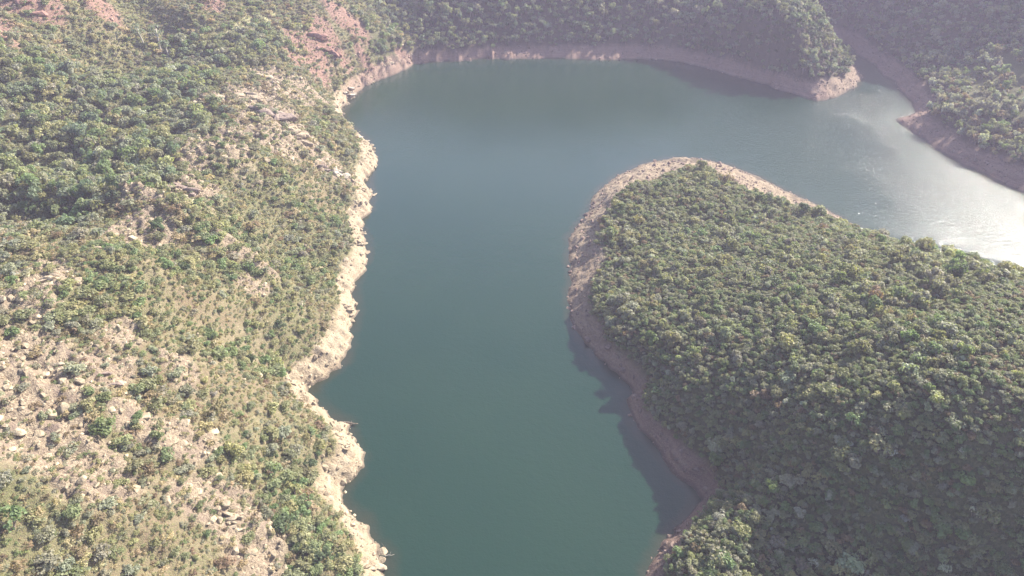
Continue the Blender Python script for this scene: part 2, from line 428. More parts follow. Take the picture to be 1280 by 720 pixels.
# ------------------------------------------------------------------ terrain, water
def zone_of(x, y):
    """0 west hill, 1 peninsula, 2 north slope, 3 headland, 4 inlet slope, 5 east hill"""
    z = np.zeros(np.shape(x), int)
    east = x > 0
    z = np.where(east & (y < 235), 1, z)
    line = 178 - (x - 130) * 0.62
    z = np.where(east & (y > line) & (x > 115) & (y < 272), 5, z)
    z = np.where((x > 200) & (y > line), 5, z)
    z = np.where((y >= 272) & (x > 145) & (x < 250), 4, z)
    z = np.where((y >= 255) & (x > 60) & (x <= 145), 3, z)
    z = np.where((y > 306) & (x > -42) & (x <= 75), 2, z)
    z = np.where((y > 345) & (x > -42) & (x <= 100), 2, z)
    return z
ZN = zone_of(XX, YY)
pink = np.where(ZN == 0, sstep(255, 285, YY) * 0.9, 1.0)
tipd = np.sqrt((XX - 44) ** 2 + ((YY - 185) * .8) ** 2)
sand = (ZN == 1) * (1 - sstep(22, 85, np.minimum(tipd, segd(XX, YY) + 8))) + (ZN == 3) * (1 - sstep(12, 22, np.hypot(XX - 135, YY - 279))) * .6
veg = np.where(ZN == 0, .5 + .45 * green + .3 * fbm(XX, YY, 18, 301, 3), 1.0)
veg = np.where(ZN == 5, .75, veg)
earth = np.clip(blobs(EARTH, XX, YY), 0, 1) * (ZN == 1)
veg = np.clip(veg - .65 * earth, 0, 1)
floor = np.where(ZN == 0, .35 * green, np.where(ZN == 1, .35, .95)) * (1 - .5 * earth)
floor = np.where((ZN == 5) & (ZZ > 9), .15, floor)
tm = grid_mesh('terrain', XX, YY, ZZ)
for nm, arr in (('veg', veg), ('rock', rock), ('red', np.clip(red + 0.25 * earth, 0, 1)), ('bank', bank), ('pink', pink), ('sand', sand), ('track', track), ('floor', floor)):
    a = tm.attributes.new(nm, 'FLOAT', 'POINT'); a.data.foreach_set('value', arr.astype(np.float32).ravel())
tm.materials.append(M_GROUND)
terrain = bpy.data.objects.new('terrain', tm); COL.objects.link(terrain)
terrain['kind'] = 'structure'; terrain['label'] = 'tan and reddish hillsides rising around the lake'; terrain['category'] = 'terrain'

wxs, wys = np.meshgrid(np.arange(-100, 461, 2.0), np.arange(-110, 345, 2.0))
wm = grid_mesh('water', wxs, wys, wxs * 0)
a = wm.attributes.new('depth', 'FLOAT', 'POINT'); a.data.foreach_set('value', np.clip(-sdf(wxs, wys), 0, 20).astype(np.float32).ravel())
wm.materials.append(M_WATER)
water = bpy.data.objects.new('water', wm); COL.objects.link(water)
water['kind'] = 'structure'; water['label'] = 'calm dark green lake water filling the winding valley'; water['category'] = 'water'

# ------------------------------------------------------------------ plant and stone shapes
def mesh_from(name, V, Fc, material, smooth=False):
    me = bpy.data.meshes.new(name)
    me.from_pydata([tuple(v) for v in V], [], Fc)
    me.materials.append(material)
    if smooth:
        me.polygons.foreach_set('use_smooth', np.ones(len(me.polygons), bool))
    me.update()
    return me

def ico(rad, center, sub, r, jit, V, Fc):
    bm = bmesh.new(); bmesh.ops.create_icosphere(bm, subdivisions=sub, radius=1)
    off = len(V)
    for v in bm.verts:
        q = np.array(v.co) * rad * (1 + r.uniform(-jit, jit)) + center
        V.append(q)
    for f in bm.faces: Fc.append([v.index + off for v in f.verts])
    bm.free()

def leaves(clumps, per, size, r, V, Fc, up=0.5):
    for (cc, cr) in clumps:
        for k in range(per):
            o = r.normal(size=3); o /= np.linalg.norm(o)
            if o[2] < -0.35: o[2] = -o[2]
            p = cc + o * cr * r.uniform(.72, 1.05)
            nrm = o * .75 + r.normal(size=3) * .5 + np.array([0, 0, up]); nrm /= np.linalg.norm(nrm)
            t = np.cross(nrm, r.normal(size=3)); t /= np.linalg.norm(t); bt = np.cross(nrm, t)
            s = size * r.uniform(.6, 1.3); s2 = s * r.uniform(.5, .9)
            i = len(V)
            V += [p - t*s, p - bt*s2 + nrm*s*.1, p + t*s, p + bt*s2 + nrm*s*.1]
            Fc.append([i, i+1, i+2, i+3])

def tube(pts, rads, V, Fc, seg=6):
    base = len(V)
    for k, (p, rd) in enumerate(zip(pts, rads)):
        p = np.array(p, float)
        q = np.array(pts[min(k+1, len(pts)-1)], float) - np.array(pts[max(k-1, 0)], float)
        q /= np.linalg.norm(q) + 1e-9
        a = np.cross(q, [0.3, 1, 0.2]); a /= np.linalg.norm(a); bb = np.cross(q, a)
        for s in range(seg):
            th = 2*math.pi*s/seg
            V.append(p + rd*(math.cos(th)*a + math.sin(th)*bb))
    for k in range(len(pts)-1):
        for s in range(seg):
            i = base + k*seg + s; j = base + k*seg + (s+1) % seg
            Fc.append([i, j, j+seg, i+seg])
    Fc.append([base + (len(pts)-1)*seg + s for s in range(seg)])

def shrub_shape(seed, open_=False, flat=1.0):
    r = np.random.default_rng(seed)
    V, Fc, cl = [], [], []
    n = r.integers(9, 14)
    for k in range(n):
        th = r.uniform(0, 6.28); rr = math.sqrt(r.uniform(0, 1)) * .68
        z = (0.42 + .62 * (1 - rr*rr) * r.uniform(.55, 1.1)) * flat
        cl.append((np.array([rr*math.cos(th), rr*math.sin(th), z]), r.uniform(.24, .42)))
    if not open_:
        ico(np.array([.36, .36, .34*flat]), np.array([0, 0, .42*flat]), 2, r, .18, V, Fc)
    leaves(cl, 36 if not open_ else 20, .118, r, V, Fc)
    SV, SF = [], []
    for k in range(5):
        th = 6.28*k/5 + r.uniform(-.4, .4); e = cl[k % len(cl)][0]
        tube([(0.05*math.cos(th), .05*math.sin(th), -.25), (e[0]*.45, e[1]*.45, e[2]*.5), e], [.05, .035, .012], SV, SF, 5)
    return (V, Fc), (SV, SF)

def tree_shape(seed, spread=1.0):
    """unit-ish tree 1 wide radius, about 2.2 high"""
    r = np.random.default_rng(seed)
    V, Fc, cl = [], [], []
    SV, SF = [], []
    lean = r.uniform(-.15, .15, 2)
    top = np.array([lean[0], lean[1], 1.35])
    tube([(0, 0, -.3), (lean[0]*.3, lean[1]*.3, .5), (lean[0]*.7, lean[1]*.7, 1.0), top], [.10, .08, .055, .025], SV, SF, 7)
    for k in range(12):
        th = r.uniform(0, 6.28); rr = math.sqrt(r.uniform(0.02, 1)) * .72 * spread
        z = 1.05 + r.uniform(-.35, .75) * (1 - .6*rr)
        cc = np.array([lean[0] + rr*math.cos(th), lean[1] + rr*math.sin(th), z])
        cl.append((cc, r.uniform(.24, .42)))
        if k < 7:
            st_ = np.array([lean[0]*.6, lean[1]*.6, r.uniform(.5, .95)])
            tube([st_, (st_+cc)/2 + np.array([0, 0, .05]), cc], [.045, .03, .01], SV, SF, 5)
    for (cc, cr) in cl[:6]:
        ico(np.array([cr*.7]*3), cc, 1, r, .15, V, Fc)
    leaves(cl, 30, .12, r, V, Fc)
    return (V, Fc), (SV, SF)

def stone_shape(seed, sx_=1, sy_=.8, sz_=.6, n=16):
    r = np.random.default_rng(seed)
    bm = bmesh.new()
    for k in range(n):
        o = r.normal(size=3); o /= np.linalg.norm(o)
        o = np.sign(o) * np.abs(o) ** .7
        bm.verts.new(Vector((o[0]*sx_*r.uniform(.8, 1), o[1]*sy_*r.uniform(.8, 1), o[2]*sz_*r.uniform(.8, 1))))
    res = bmesh.ops.convex_hull(bm, input=bm.verts)
    bmesh.ops.delete(bm, geom=[v for v in bm.verts if not v.link_faces], context='VERTS')
    bmesh.ops.bevel(bm, geom=bm.edges[:], offset=.05, segments=1, affect='EDGES')
    bm.verts.index_update()
    V = [np.array(v.co) for v in bm.verts]; Fc = [[v.index for v in f.verts] for f in bm.faces]
    bm.free()
    return V, Fc

SHR = [shrub_shape(100 + i, False, [1, .85, 1.15, .7][i % 4]) for i in range(8)]
OPEN = [shrub_shape(200 + i, True, .8) for i in range(4)]
TRE = [tree_shape(300 + i) for i in range(6)]
STN = [stone_shape(400 + i, 1, .75, .35 + .1*(i % 4)) for i in range(8)]
SHR_F = [mesh_from('shrub_foliage', *s[0], M_LEAF) for s in SHR + OPEN]
SHR_S = [mesh_from('shrub_stem', *s[1], M_BARK, True) for s in SHR + OPEN]
TRE_F = [mesh_from('tree_crown', *s[0], M_LEAF) for s in TRE]
TRE_T = [mesh_from('tree_trunk', *s[1], M_BARK, True) for s in TRE]
TRE_P = [mesh_from('tree_trunk', *s[1], M_PALE, True) for s in TRE]
STN_M = [mesh_from('stone', *s, M_STONE) for s in STN]

def joined(name, a, b_, m1, m2):
    V = a[0] + b_[0]; off = len(a[0]); Fc = a[1] + [[i + off for i in f] for f in b_[1]]
    me = bpy.data.meshes.new(name); me.from_pydata([tuple(v) for v in V], [], Fc)
    me.materials.append(m1); me.materials.append(m2)
    mi = np.zeros(len(Fc), np.int32); mi[len(a[1]):] = 1
    me.polygons.foreach_set('material_index', mi); me.update()
    return me

def source(name, meshes):
    c_ = bpy.data.collections.new(name)
    for i, me in enumerate(meshes):
        o = bpy.data.objects.new('%s_%02d' % (name, i), me); c_.objects.link(o)
    return c_
SRC_SHRUB = source('shrub_kinds', SHR_F)
SRC_TREE = source('tree_kinds', [joined('tree_whole', s[0], s[1], M_LEAF, M_BARK) for s in TRE])
SRC_STONE = source('stone_kinds', STN_M)

def scatter(name, pts, label, cat, src):
    """pts: dict pos rot scl idx tint -> one object of uncountable growth"""
    n = len(pts['pos'])
    me = bpy.data.meshes.new(name); me.vertices.add(n)
    me.vertices.foreach_set('co', pts['pos'].astype(np.float32).ravel())
    for nm, typ, key in (('rot', 'FLOAT_VECTOR', 'vector'), ('scl', 'FLOAT_VECTOR', 'vector'), ('tint', 'FLOAT_VECTOR', 'vector')):
        a = me.attributes.new(nm, typ, 'POINT'); a.data.foreach_set(key, pts[nm].astype(np.float32).ravel())
    a = me.attributes.new('idx', 'INT', 'POINT'); a.data.foreach_set('value', pts['idx'].astype(np.int32))
    o = bpy.data.objects.new(name, me); COL.objects.link(o)
    o['kind'] = 'stuff'; o['label'] = label; o['category'] = cat
    ng = bpy.data.node_groups.new(name + '_growth', 'GeometryNodeTree')
    ng.interface.new_socket('Geometry', in_out='INPUT', socket_type='NodeSocketGeometry')
    ng.interface.new_socket('Geometry', in_out='OUTPUT', socket_type='NodeSocketGeometry')
    N = ng.nodes.new; L = ng.links.new
    gi, go = N('NodeGroupInput'), N('NodeGroupOutput')
    iop = N('GeometryNodeInstanceOnPoints'); ci = N('GeometryNodeCollectionInfo')
    ci.inputs['Collection'].default_value = src; ci.inputs['Separate Children'].default_value = True; ci.inputs['Reset Children'].default_value = True
    iop.inputs['Pick Instance'].default_value = True
    def na(nm, t):
        q = N('GeometryNodeInputNamedAttribute'); q.data_type = t; q.inputs[0].default_value = nm
        return q.outputs[0]
    m2p = N('GeometryNodeMeshToPoints')
    L(gi.outputs[0], m2p.inputs[0])
    L(m2p.outputs[0], iop.inputs['Points']); L(ci.outputs[0], iop.inputs['Instance'])
    L(na('idx', 'INT'), iop.inputs['Instance Index'])
    e2r = N('FunctionNodeEulerToRotation'); L(na('rot', 'FLOAT_VECTOR'), e2r.inputs[0]); L(e2r.outputs[0], iop.inputs['Rotation'])
    L(na('scl', 'FLOAT_VECTOR'), iop.inputs['Scale'])
    L(iop.outputs[0], go.inputs[0])
    md = o.modifiers.new('growth', 'NODES'); md.node_group = ng
    return o

# ------------------------------------------------------------------ where things grow
def candidates(s, x0, x1, y0, y1):
    gx, gy = np.meshgrid(np.arange(x0, x1, s), np.arange(y0, y1, s))
    x = gx.ravel() + rng.uniform(-.5, .5, gx.size) * s; y = gy.ravel() + rng.uniform(-.5, .5, gx.size) * s
    z = ground(x, y)
    px, py, dep = proj(x, y, z)
    k = (dep > 5) & (px > -260) & (px < 1540) & (py > -170) & (py < 900)
    return x[k], y[k], z[k], px[k], py[k], dep[k]

def cells(x, y): 
    d = bil(fx_, fy_, SD, x, y); b0, _, _ = base_h(x, y)
    return d, *masks(x, y, d, b0)

PAL = {
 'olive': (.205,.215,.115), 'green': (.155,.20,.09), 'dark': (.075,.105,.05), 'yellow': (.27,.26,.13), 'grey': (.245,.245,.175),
 'silver': (.37,.37,.31), 'brown': (.22,.165,.105), 'bluish': (.16,.195,.125), 'straw': (.38,.31,.19), 'rust': (.24,.12,.085),
}
PK = list(PAL)
def pick(n, weights):
    ks = list(weights); p = np.array([weights[k] for k in ks], float); p /= p.sum()
    return np.array([PK.index(ks[i]) for i in rng.choice(len(ks), n, p=p)])

plants = []   # dict arrays
def add(kind, x, y, z, size, hue, zone):
    plants.append((kind, x, y, z, size, hue, zone))

# peninsula
x, y, z, px, py, dep = candidates(1.3, 5, 260, 20, 235)
d, bk, rk, rd, gr, tr = cells(x, y); zn = zone_of(x, y)
e = blobs(EARTH, x, y)
k = (zn == 1) & (d > 0) & (bk < .45) & (rng.uniform(size=x.size) < .93 - .45 * e)
x, y, z, py = x[k], y[k], z[k], py[k]; n = x.size
patch = fbm(x, y, 16, 401, 3)
hue = np.where(patch > .12, pick(n, {'olive': 4, 'grey': 3, 'yellow': 2.5, 'brown': .5, 'silver': .15}), pick(n, {'green': 2.5, 'olive': 4, 'dark': .7, 'grey': 3, 'yellow': 1, 'silver': .4, 'brown': .3}))
size = (rng.gamma(4.0, .19, n) * (1 + .4 * fbm(x, y, 8, 441, 2))).clip(.5, 2.3); size = np.where(hue == PK.index('silver'), size * .65, size)
add('shrub', x, y, z, size, hue, np.full(n, 1))
# west hill: open scrub
x, y, z, px, py, dep = candidates(1.08, -230, 0, 15, 330)
d, bk, rk, rd, gr, tr = cells(x, y); zn = zone_of(x, y)
den = 1.08 + .5 * fbm(x, y, 15, 411, 3) + .25 * fbm(x, y, 5, 415, 2)
lush = blobs(LUSH, x, y)
den = (den + .5 * lush) * (1 - .8 * rk) * (1 - .85 * rd) * (1 - .95 * tr)
k = (zn == 0) & (d > 0) & (bk < .5) & (gr < .5) & (rng.uniform(size=x.size) < den)
x, y, z = x[k], y[k], z[k]; n = x.size
patch = fbm(x, y, 22, 421, 3)
hue = np.where(patch > .1, pick(n, {'olive': 4, 'yellow': 3.5, 'green': 1.2, 'grey': 2.5, 'straw': .8}), pick(n, {'grey': 4, 'brown': 1.5, 'olive': 3, 'straw': 2, 'silver': .3, 'green': .6, 'yellow': 1.5}))
hue = np.where((blobs(LUSH, x, y) > .3) & (rng.uniform(size=n) < .75), pick(n, {'green': 3, 'olive': 3, 'yellow': 3, 'dark': .6}), hue)
dry = blobs([(60,620,10),(150,640,11),(250,650,8),(40,560,8),(200,700,10),(100,700,10),(20,470,6),(80,440,5)], x, y)
hue = np.where((dry > .35) & (rng.uniform(size=n) < .8), pick(n, {'brown': 2.6, 'straw': 1.4, 'grey': 4, 'olive': 2}), hue)
size = (rng.gamma(4.5, .185, n) * (1 + .5 * fbm(x, y, 12, 445, 2))).clip(.32, 1.8); size = np.where(hue == PK.index('silver'), size * .65, size)
add('shrub', x, y, z, size, hue, np.full(n, 0))
# west valley thicket
x, y, z, px, py, dep = candidates(2.0, -260, 0, 90, 360)
d, bk, rk, rd, gr, tr = cells(x, y); zn = zone_of(x, y)
k = (zn == 0) & (d > 0) & (bk < .5) & ((gr >= .5)) & (rng.uniform(size=x.size) < (.96 - .9 * tr) * (1 - .8 * rd))
x, y, z = x[k], y[k], z[k]; n = x.size
add('shrub', x, y, z, rng.gamma(12, .125, n).clip(.8, 2.4), pick(n, {'bluish': 2.5, 'green': 2, 'olive': 3.5, 'grey': 2.5, 'yellow': 1.5, 'silver': .1}), np.full(n, 6))
# woods on the far shaded slopes, the headland and the eastern hill
x, y, z, px, py, dep = candidates(1.9, -60, 330, 150, 480)
d, bk, rk, rd, gr, tr = cells(x, y); zn = zone_of(x, y)
k = (zn >= 2) & (d > 0) & (bk < .55) & (rng.uniform(size=x.size) < np.where((zn == 5) & (z > 9), .33, .93))
x, y, z, zn = x[k], y[k], z[k], zn[k]; n = x.size
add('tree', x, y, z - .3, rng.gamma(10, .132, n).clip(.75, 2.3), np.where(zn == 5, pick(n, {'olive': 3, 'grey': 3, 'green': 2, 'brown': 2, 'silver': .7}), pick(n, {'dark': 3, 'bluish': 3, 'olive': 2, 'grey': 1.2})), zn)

HERO = [
 (906,232,2.6,'brown','large rounded grey brown shrub at the sandy tip of the peninsula'),
 (1003,270,1.9,'dark','dark green shrub on the crest line right of the large grey brown tip shrub'),
 (832,455,1.6,'green','bright green shrub at the rim of the bare bank facing the dark water'),
 (1112,570,1.1,'silver','tall pale silvery shrub at the upper edge of the shaded slope in the lower right'),
 (1213,648,1.05,'silver','pale silvery shrub alone on the dark slope near the lower right corner'),
 (997,650,1.2,'silver','broad pale silvery shrub on the dark slope right of the small cove'),
 (1248,716,1.5,'green','bright green shrub cut by the bottom edge near the lower right corner'),
 (1178,717,1.0,'silver','pale silvery shrub cut by the bottom edge left of the bright green corner shrub'),
 (1030,632,.75,'silver','small pale silvery shrub just right of the broad silvery one by the cove'),
 (1130,655,.75,'silver','slim pale silvery shrub midway across the dark slope in the lower right'),
 (203,288,1.7,'dark','round dark shrub alone among pale rocks halfway up the western spur'),
 (370,296,1.5,'grey','round grey shrub on the western hillside just above the pale bank'),
 (138,548,1.9,'green','bright green spreading shrub on the western hillside right of bare earth'),
 (332,462,1.6,'green','fresh green shrub above the notch in the pale western bank'),
 (22,672,2.1,'green','large green shrub at the left edge low on the western hillside'),
]
HX = [hit(h[0], h[1]) for h in HERO]
for gi, g in enumerate(plants):
    keep = np.ones(len(g[1]), bool)
    for h, (hx, hy) in zip(HERO, HX):
        keep &= np.hypot(g[1] - hx, g[2] - hy) > h[2] * .8 + .3
    plants[gi] = (g[0],) + tuple(a[keep] for a in g[1:])
hx, hy = np.array(HX).T
add('shrub', hx, hy, ground(hx, hy), np.array([h[2] for h in HERO]), np.array([PK.index(h[3]) for h in HERO]), np.full(len(HERO), 9))
kind = np.concatenate([np.full(len(p[1]), 0 if p[0] == 'shrub' else 1) for p in plants])
PX, PY_, PZ, PS, PH, PZN = [np.concatenate([p[i] for p in plants]) for i in range(1, 7)]
NP = len(PX)
PR = rng.uniform(0, 6.28, NP); PI = np.where(kind == 0, rng.integers(0, len(SHR_F), NP), rng.integers(0, len(TRE), NP))
openk = (kind == 0) & np.isin(PH, [PK.index('straw'), PK.index('brown')]) & (PZN != 9)
PI = np.where(openk, len(SHR) + rng.integers(0, 4, NP), PI)
PV = rng.uniform(.82, 1.18, (NP, 1)); PT = np.array([PAL[k] for k in PK])[PH] * PV * (1 + rng.uniform(-.07, .07, (NP, 3)))
PSH = rng.uniform(.8, 1.5, NP) * np.where(PZN == 0, .75, 1)
PSH = np.where(PH == PK.index('silver'), PSH * 1.25, PSH)
SCL = np.stack([PS, PS, PS * PSH], -1)
tilt = rng.normal(0, .06, (NP, 2))
ROT = np.stack([tilt[:, 0], tilt[:, 1], PR], -1)
POS = np.stack([PX, PY_, PZ - .05], -1)

def visible(x, y, z, lift):
    ok = np.ones(len(x), bool)
    for t in np.linspace(.35, .985, 70):
        g = ground(x * t, y * t)
        ok &= g < H + (z + lift - H) * t
    return ok
qx, qy, qd = proj(PX, PY_, PZ + PS * .6)
proj_size = F * PS / qd
inframe = (qx > 6) & (qx < 1274) & (qy > 6) & (qy < 714)
vis = inframe & visible(PX, PY_, PZ, PS * .8)
IND = np.zeros(NP, bool)

def sub(k): return dict(pos=POS[k], rot=ROT[k], scl=SCL[k], idx=PI[k], tint=PT[k])

def empty(name, loc, rot=(0, 0, 0), scl=(1, 1, 1)):
    o = bpy.data.objects.new(name, None); COL.objects.link(o)
    o.location = loc; o.rotation_euler = rot; o.scale = scl; o.empty_display_size = .3
    return o
def child(name, me, parent, tint=None):
    o = bpy.data.objects.new(name, me); COL.objects.link(o); o.parent = parent
    if tint is not None: o['tint'] = [float(v) for v in tint]
    return o
def tag(o, label, cat, group=None):
    o['label'] = label; o['category'] = cat
    if group: o['group'] = group
    return o
ORD = ['leftmost', 'second', 'third', 'fourth', 'fifth', 'sixth', 'seventh', 'eighth', 'ninth', 'tenth', 'eleventh', 'twelfth', 'thirteenth', 'fourteenth', 'fifteenth', 'sixteenth', 'seventeenth', 'eighteenth', 'nineteenth', 'twentieth']
HUEW = {'olive': 'olive green', 'green': 'fresh green', 'dark': 'dark green', 'yellow': 'yellowish green', 'grey': 'greyish green', 'silver': 'pale silvery',
        'brown': 'brownish', 'bluish': 'cool green', 'straw': 'straw coloured', 'rust': 'rusty brown'}
def shrub_place(px, py):
    if px < 560:
        row = ('along the bottom edge' if py > 675 else 'just above the bottom edge' if py > 630 else 'low on the western hillside' if py > 580 else
               'midway down the western hillside' if py > 520 else 'beside the upper bare patches' if py > 450 else 'high on the western hillside')
        col = 'at the left edge' if px < 90 else 'near the left edge' if px < 180 else 'in mid hillside' if px < 290 else 'towards the pale bank' if px < 370 else 'beside the pale bank'
    else:
        row = ('along the bottom edge' if py > 680 else 'just above the bottom edge' if py > 640 else 'low on the shaded slope' if py > 600 else
               'midway up the shaded slope' if py > 555 else 'at the shade line' if py > 500 else 'on the sunlit slope' if py > 420 else 'high on the sunlit slope')
        col = 'beside the bare bank' if px < 930 else 'right of the cove' if px < 1010 else 'left of middle slope' if px < 1090 else 'right of middle slope' if px < 1180 else 'near the right edge'
    return row, col
def tree_place(px, py):
    if px < 960: a = 'on the dark northern slope'
    elif px < 1082 and py < 120: a = 'on the headland'
    elif px < 1150 and py < 140: a = 'on the shaded slope behind the inlet'
    else: a = 'on the eastern hill'
    if py < 25: b_ = 'along the top edge'
    elif py < 50: b_ = 'upper part'
    elif py < 80: b_ = 'middle part'
    elif py < 130: b_ = 'lower part'
    elif py < 165: b_ = 'above the spit'
    else: b_ = 'above the reddish bank'
    return a, b_
def label_all(ids, where, word, fmt):
    cellmap = {}
    for i in ids:
        cellmap.setdefault((PK[PH[i]],) + where(qx[i], qy[i]), []).append(i)
    out = {}
    for key, lst in cellmap.items():
        lst.sort(key=lambda i: qx[i])
        for k, i in enumerate(lst):
            h = HUEW[key[0]]
            if len(lst) == 1: out[i] = '%s %s %s, %s' % (h, word, key[1], key[2])
            elif k == len(lst) - 1: out[i] = 'rightmost %s %s %s, %s' % (h, word, key[1], key[2])
            elif k == 0: out[i] = 'leftmost %s %s %s, %s' % (h, word, key[1], key[2])
            else: out[i] = '%s %s %s from left %s, %s' % (ORD[k], h, word, key[1], key[2])
    return out
# the shrubs that show largest, one object each
hero_i = np.where(PZN == 9)[0]
cand = np.where(vis & (kind == 0) & (PZN != 9))[0]
cand = cand[np.argsort(-proj_size[cand])][:300 - len(hero_i)]
shrub_labels = label_all(cand, shrub_place, 'shrub', None)
for h, i in zip(HERO, hero_i): shrub_labels[i] = h[4]
for i in list(hero_i) + list(cand):
    IND[i] = True
    o = empty('shrub', POS[i], ROT[i], SCL[i])
    child('foliage', SHR_F[PI[i]], o, PT[i]); child('stem', SHR_S[PI[i]], o)
    tag(o, shrub_labels[i], 'shrub', 'shrubs on the western hillside' if qx[i] < 600 else 'shrubs on the peninsula')
# the far trees that show largest
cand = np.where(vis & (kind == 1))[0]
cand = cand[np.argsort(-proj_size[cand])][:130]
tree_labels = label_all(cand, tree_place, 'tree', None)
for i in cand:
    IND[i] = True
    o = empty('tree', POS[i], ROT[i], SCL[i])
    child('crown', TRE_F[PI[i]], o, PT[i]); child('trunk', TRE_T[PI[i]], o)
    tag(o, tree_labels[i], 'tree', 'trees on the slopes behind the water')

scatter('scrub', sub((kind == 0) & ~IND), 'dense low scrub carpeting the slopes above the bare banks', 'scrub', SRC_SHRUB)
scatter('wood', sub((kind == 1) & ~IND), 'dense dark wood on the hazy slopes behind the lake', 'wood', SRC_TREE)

# dry tufts between the shrubs
x, y, z, px, py, dep = candidates(.7, -170, 0, 20, 300)
d, bk, rk, rd, gr, tr = cells(x, y); zn = zone_of(x, y)
k = (zn == 0) & (d > 0) & (bk < .7) & (rng.uniform(size=x.size) < (.75 + .5 * fbm(x, y, 9, 431, 3)) * (1 - .45 * rk) * (1 - .6 * rd))
x, y, z = x[k], y[k], z[k]; n = x.size
s = rng.uniform(.22, .6, n)
scatter('dry_grass', dict(pos=np.stack([x, y, z], -1), rot=np.stack([x*0, x*0, rng.uniform(0, 6.28, n)], -1), scl=np.stack([s, s, s*.9], -1),
        idx=len(SHR) + rng.integers(0, 4, n), tint=np.array([PAL[k] for k in PK])[pick(n, {'straw': 2, 'grey': 2.5, 'yellow': 4, 'brown': .7, 'olive': 4, 'green': 1})]), 'dry straw coloured grass tufts on the western hillside', 'dry grass', SRC_SHRUB)
# undergrowth below the canopy of the peninsula
x, y, z, px, py, dep = candidates(.95, 5, 200, 25, 235)
d, bk, rk, rd, gr, tr = cells(x, y); zn = zone_of(x, y)
k = (zn == 1) & (d > 0) & (bk < .75)
x, y, z = x[k], y[k], z[k]; n = x.size
s = rng.uniform(.4, .95, n)
scatter('undergrowth', dict(pos=np.stack([x, y, z], -1), rot=np.stack([x*0, x*0, rng.uniform(0, 6.28, n)], -1), scl=np.stack([s, s, s], -1),
        idx=rng.integers(0, len(SHR_F), n), tint=np.array([PAL[k] for k in PK])[pick(n, {'olive': 5, 'green': 3, 'brown': 1, 'grey': 2.5})]), 'low dark undergrowth between the shrubs of the peninsula', 'undergrowth', SRC_SHRUB)

# loose stones
x, y, z, px, py, dep = candidates(.95, -150, 260, 20, 340)
d, bk, rk, rd, gr, tr = cells(x, y); zn = zone_of(x, y)
pr = np.where(zn == 0, .65 * bk + .8 * rk + .5 * rd + .03, .55 * bk)
k = (d > -.6) & (z > np.where(zn == 5, .4, -.5)) & (rng.uniform(size=x.size) < pr)
x, y, z, zn, d = x[k], y[k], z[k], zn[k], d[k]; n = x.size
redk = rd[k] > .4
s = rng.gamma(2.2, .17, n).clip(.14, 1.3) * np.where(zn == 0, 1, .85)
tint = np.where((zn == 0)[:, None], np.array([[.30, .245, .17]]), np.array([[.20, .145, .115]]))
tint = np.where(redk[:, None], np.array([[.28, .18, .14]]), tint) * rng.uniform(.7, 1.25, (n, 1))
STX = (x, y, z, s, tint, zn, bk[k])

# pale-stemmed trees beyond the valley thicket
def slim_tree(px, py, hgt, wide, seed, label):
    r = np.random.default_rng(seed)
    x_, y_ = hit(px, py); o = empty('pale_trunk_tree', (x_, y_, float(ground(x_, y_)) - .2))
    V, Fc, SV, SF, cl = [], [], [], [], []
    ln = r.uniform(-.6, .6, 2)
    tube([(0, 0, -.3), (ln[0]*.3, ln[1]*.3, hgt*.35), (ln[0], ln[1], hgt*.7), (ln[0]*1.2, ln[1], hgt*.95)], [.3, .24, .17, .07], SV, SF, 7)
    for k in range(9):
        th = r.uniform(0, 6.28); q = r.uniform(.3, 1) * wide
        cc = np.array([ln[0] + q*math.cos(th), ln[1] + q*math.sin(th), hgt * r.uniform(.66, 1.0)])
        cl.append((cc, r.uniform(.7, 1.1)))
        st_ = np.array([ln[0]*.8, ln[1]*.8, hgt * r.uniform(.45, .75)])
        tube([st_, (st_ + cc)/2 + np.array([0, 0, .3]), cc], [.13, .09, .03], SV, SF, 5)
    leaves(cl, 26, .32, r, V, Fc)
    child('crown', mesh_from('tree_crown', V, Fc, M_LEAF), o, PAL['bluish']); child('trunk', mesh_from('tree_trunk', SV, SF, M_PALE, True), o)
    tag(o, label, 'tree', 'pale trunked trees behind the thicket')
slim_tree(205, 78, 9, 1.6, 1, 'tall tree with a slim pale trunk above the thicket at upper left')
slim_tree(215, 84, 7, 1.3, 2, 'shorter pale trunked tree just right of the tall slim one at upper left')
slim_tree(184, 70, 7, 1.8, 3, 'bushy pale trunked tree left of the tall slim one at upper left')

# outcrops: several tilted slabs grown together
def outcrop(px, py, size, n_, seed, tint, label, tall=.8):
    r = np.random.default_rng(seed)
    x_, y_ = hit(px, py)
    V, Fc = [], []
    for k in range(n_):
        v, f = stone_shape(seed * 31 + k, 1, .62, .5, 18)
        sc_ = size * r.uniform(.3, .62)
        rot = (Matrix.Rotation(.75 + r.normal() * .3, 3, 'Z') @ Matrix.Rotation(-.5 + r.normal() * .18, 3, 'X') @ Matrix.Rotation(.3 + r.normal() * .2, 3, 'Y'))
        off = np.array([r.normal() * size * .42, r.normal() * size * .34, 0])
        off[2] = float(ground(x_ + off[0], y_ + off[1]) - ground(x_, y_)) + sc_ * .12
        b0 = len(V)
        for q in v: V.append(np.array(rot @ Vector((q[0]*sc_*1.25, q[1]*sc_, q[2]*sc_*tall))) + off)
        Fc += [[i + b0 for i in ff] for ff in f]
    o = bpy.data.objects.new('rock_outcrop', mesh_from('rock_outcrop', V, Fc, M_STONE)); COL.objects.link(o)
    o.location = (x_, y_, float(ground(x_, y_))); o['tint'] = list(tint)
    tag(o, label, 'rock')
C1, C2, C3, C4 = (.30,.245,.175), (.20,.155,.13), (.22,.125,.10), (.37,.325,.26)
outcrop(345, 152, 6.5, 13, 1, C2, 'largest purplish brown outcrop on the upper western hillside below red earth')
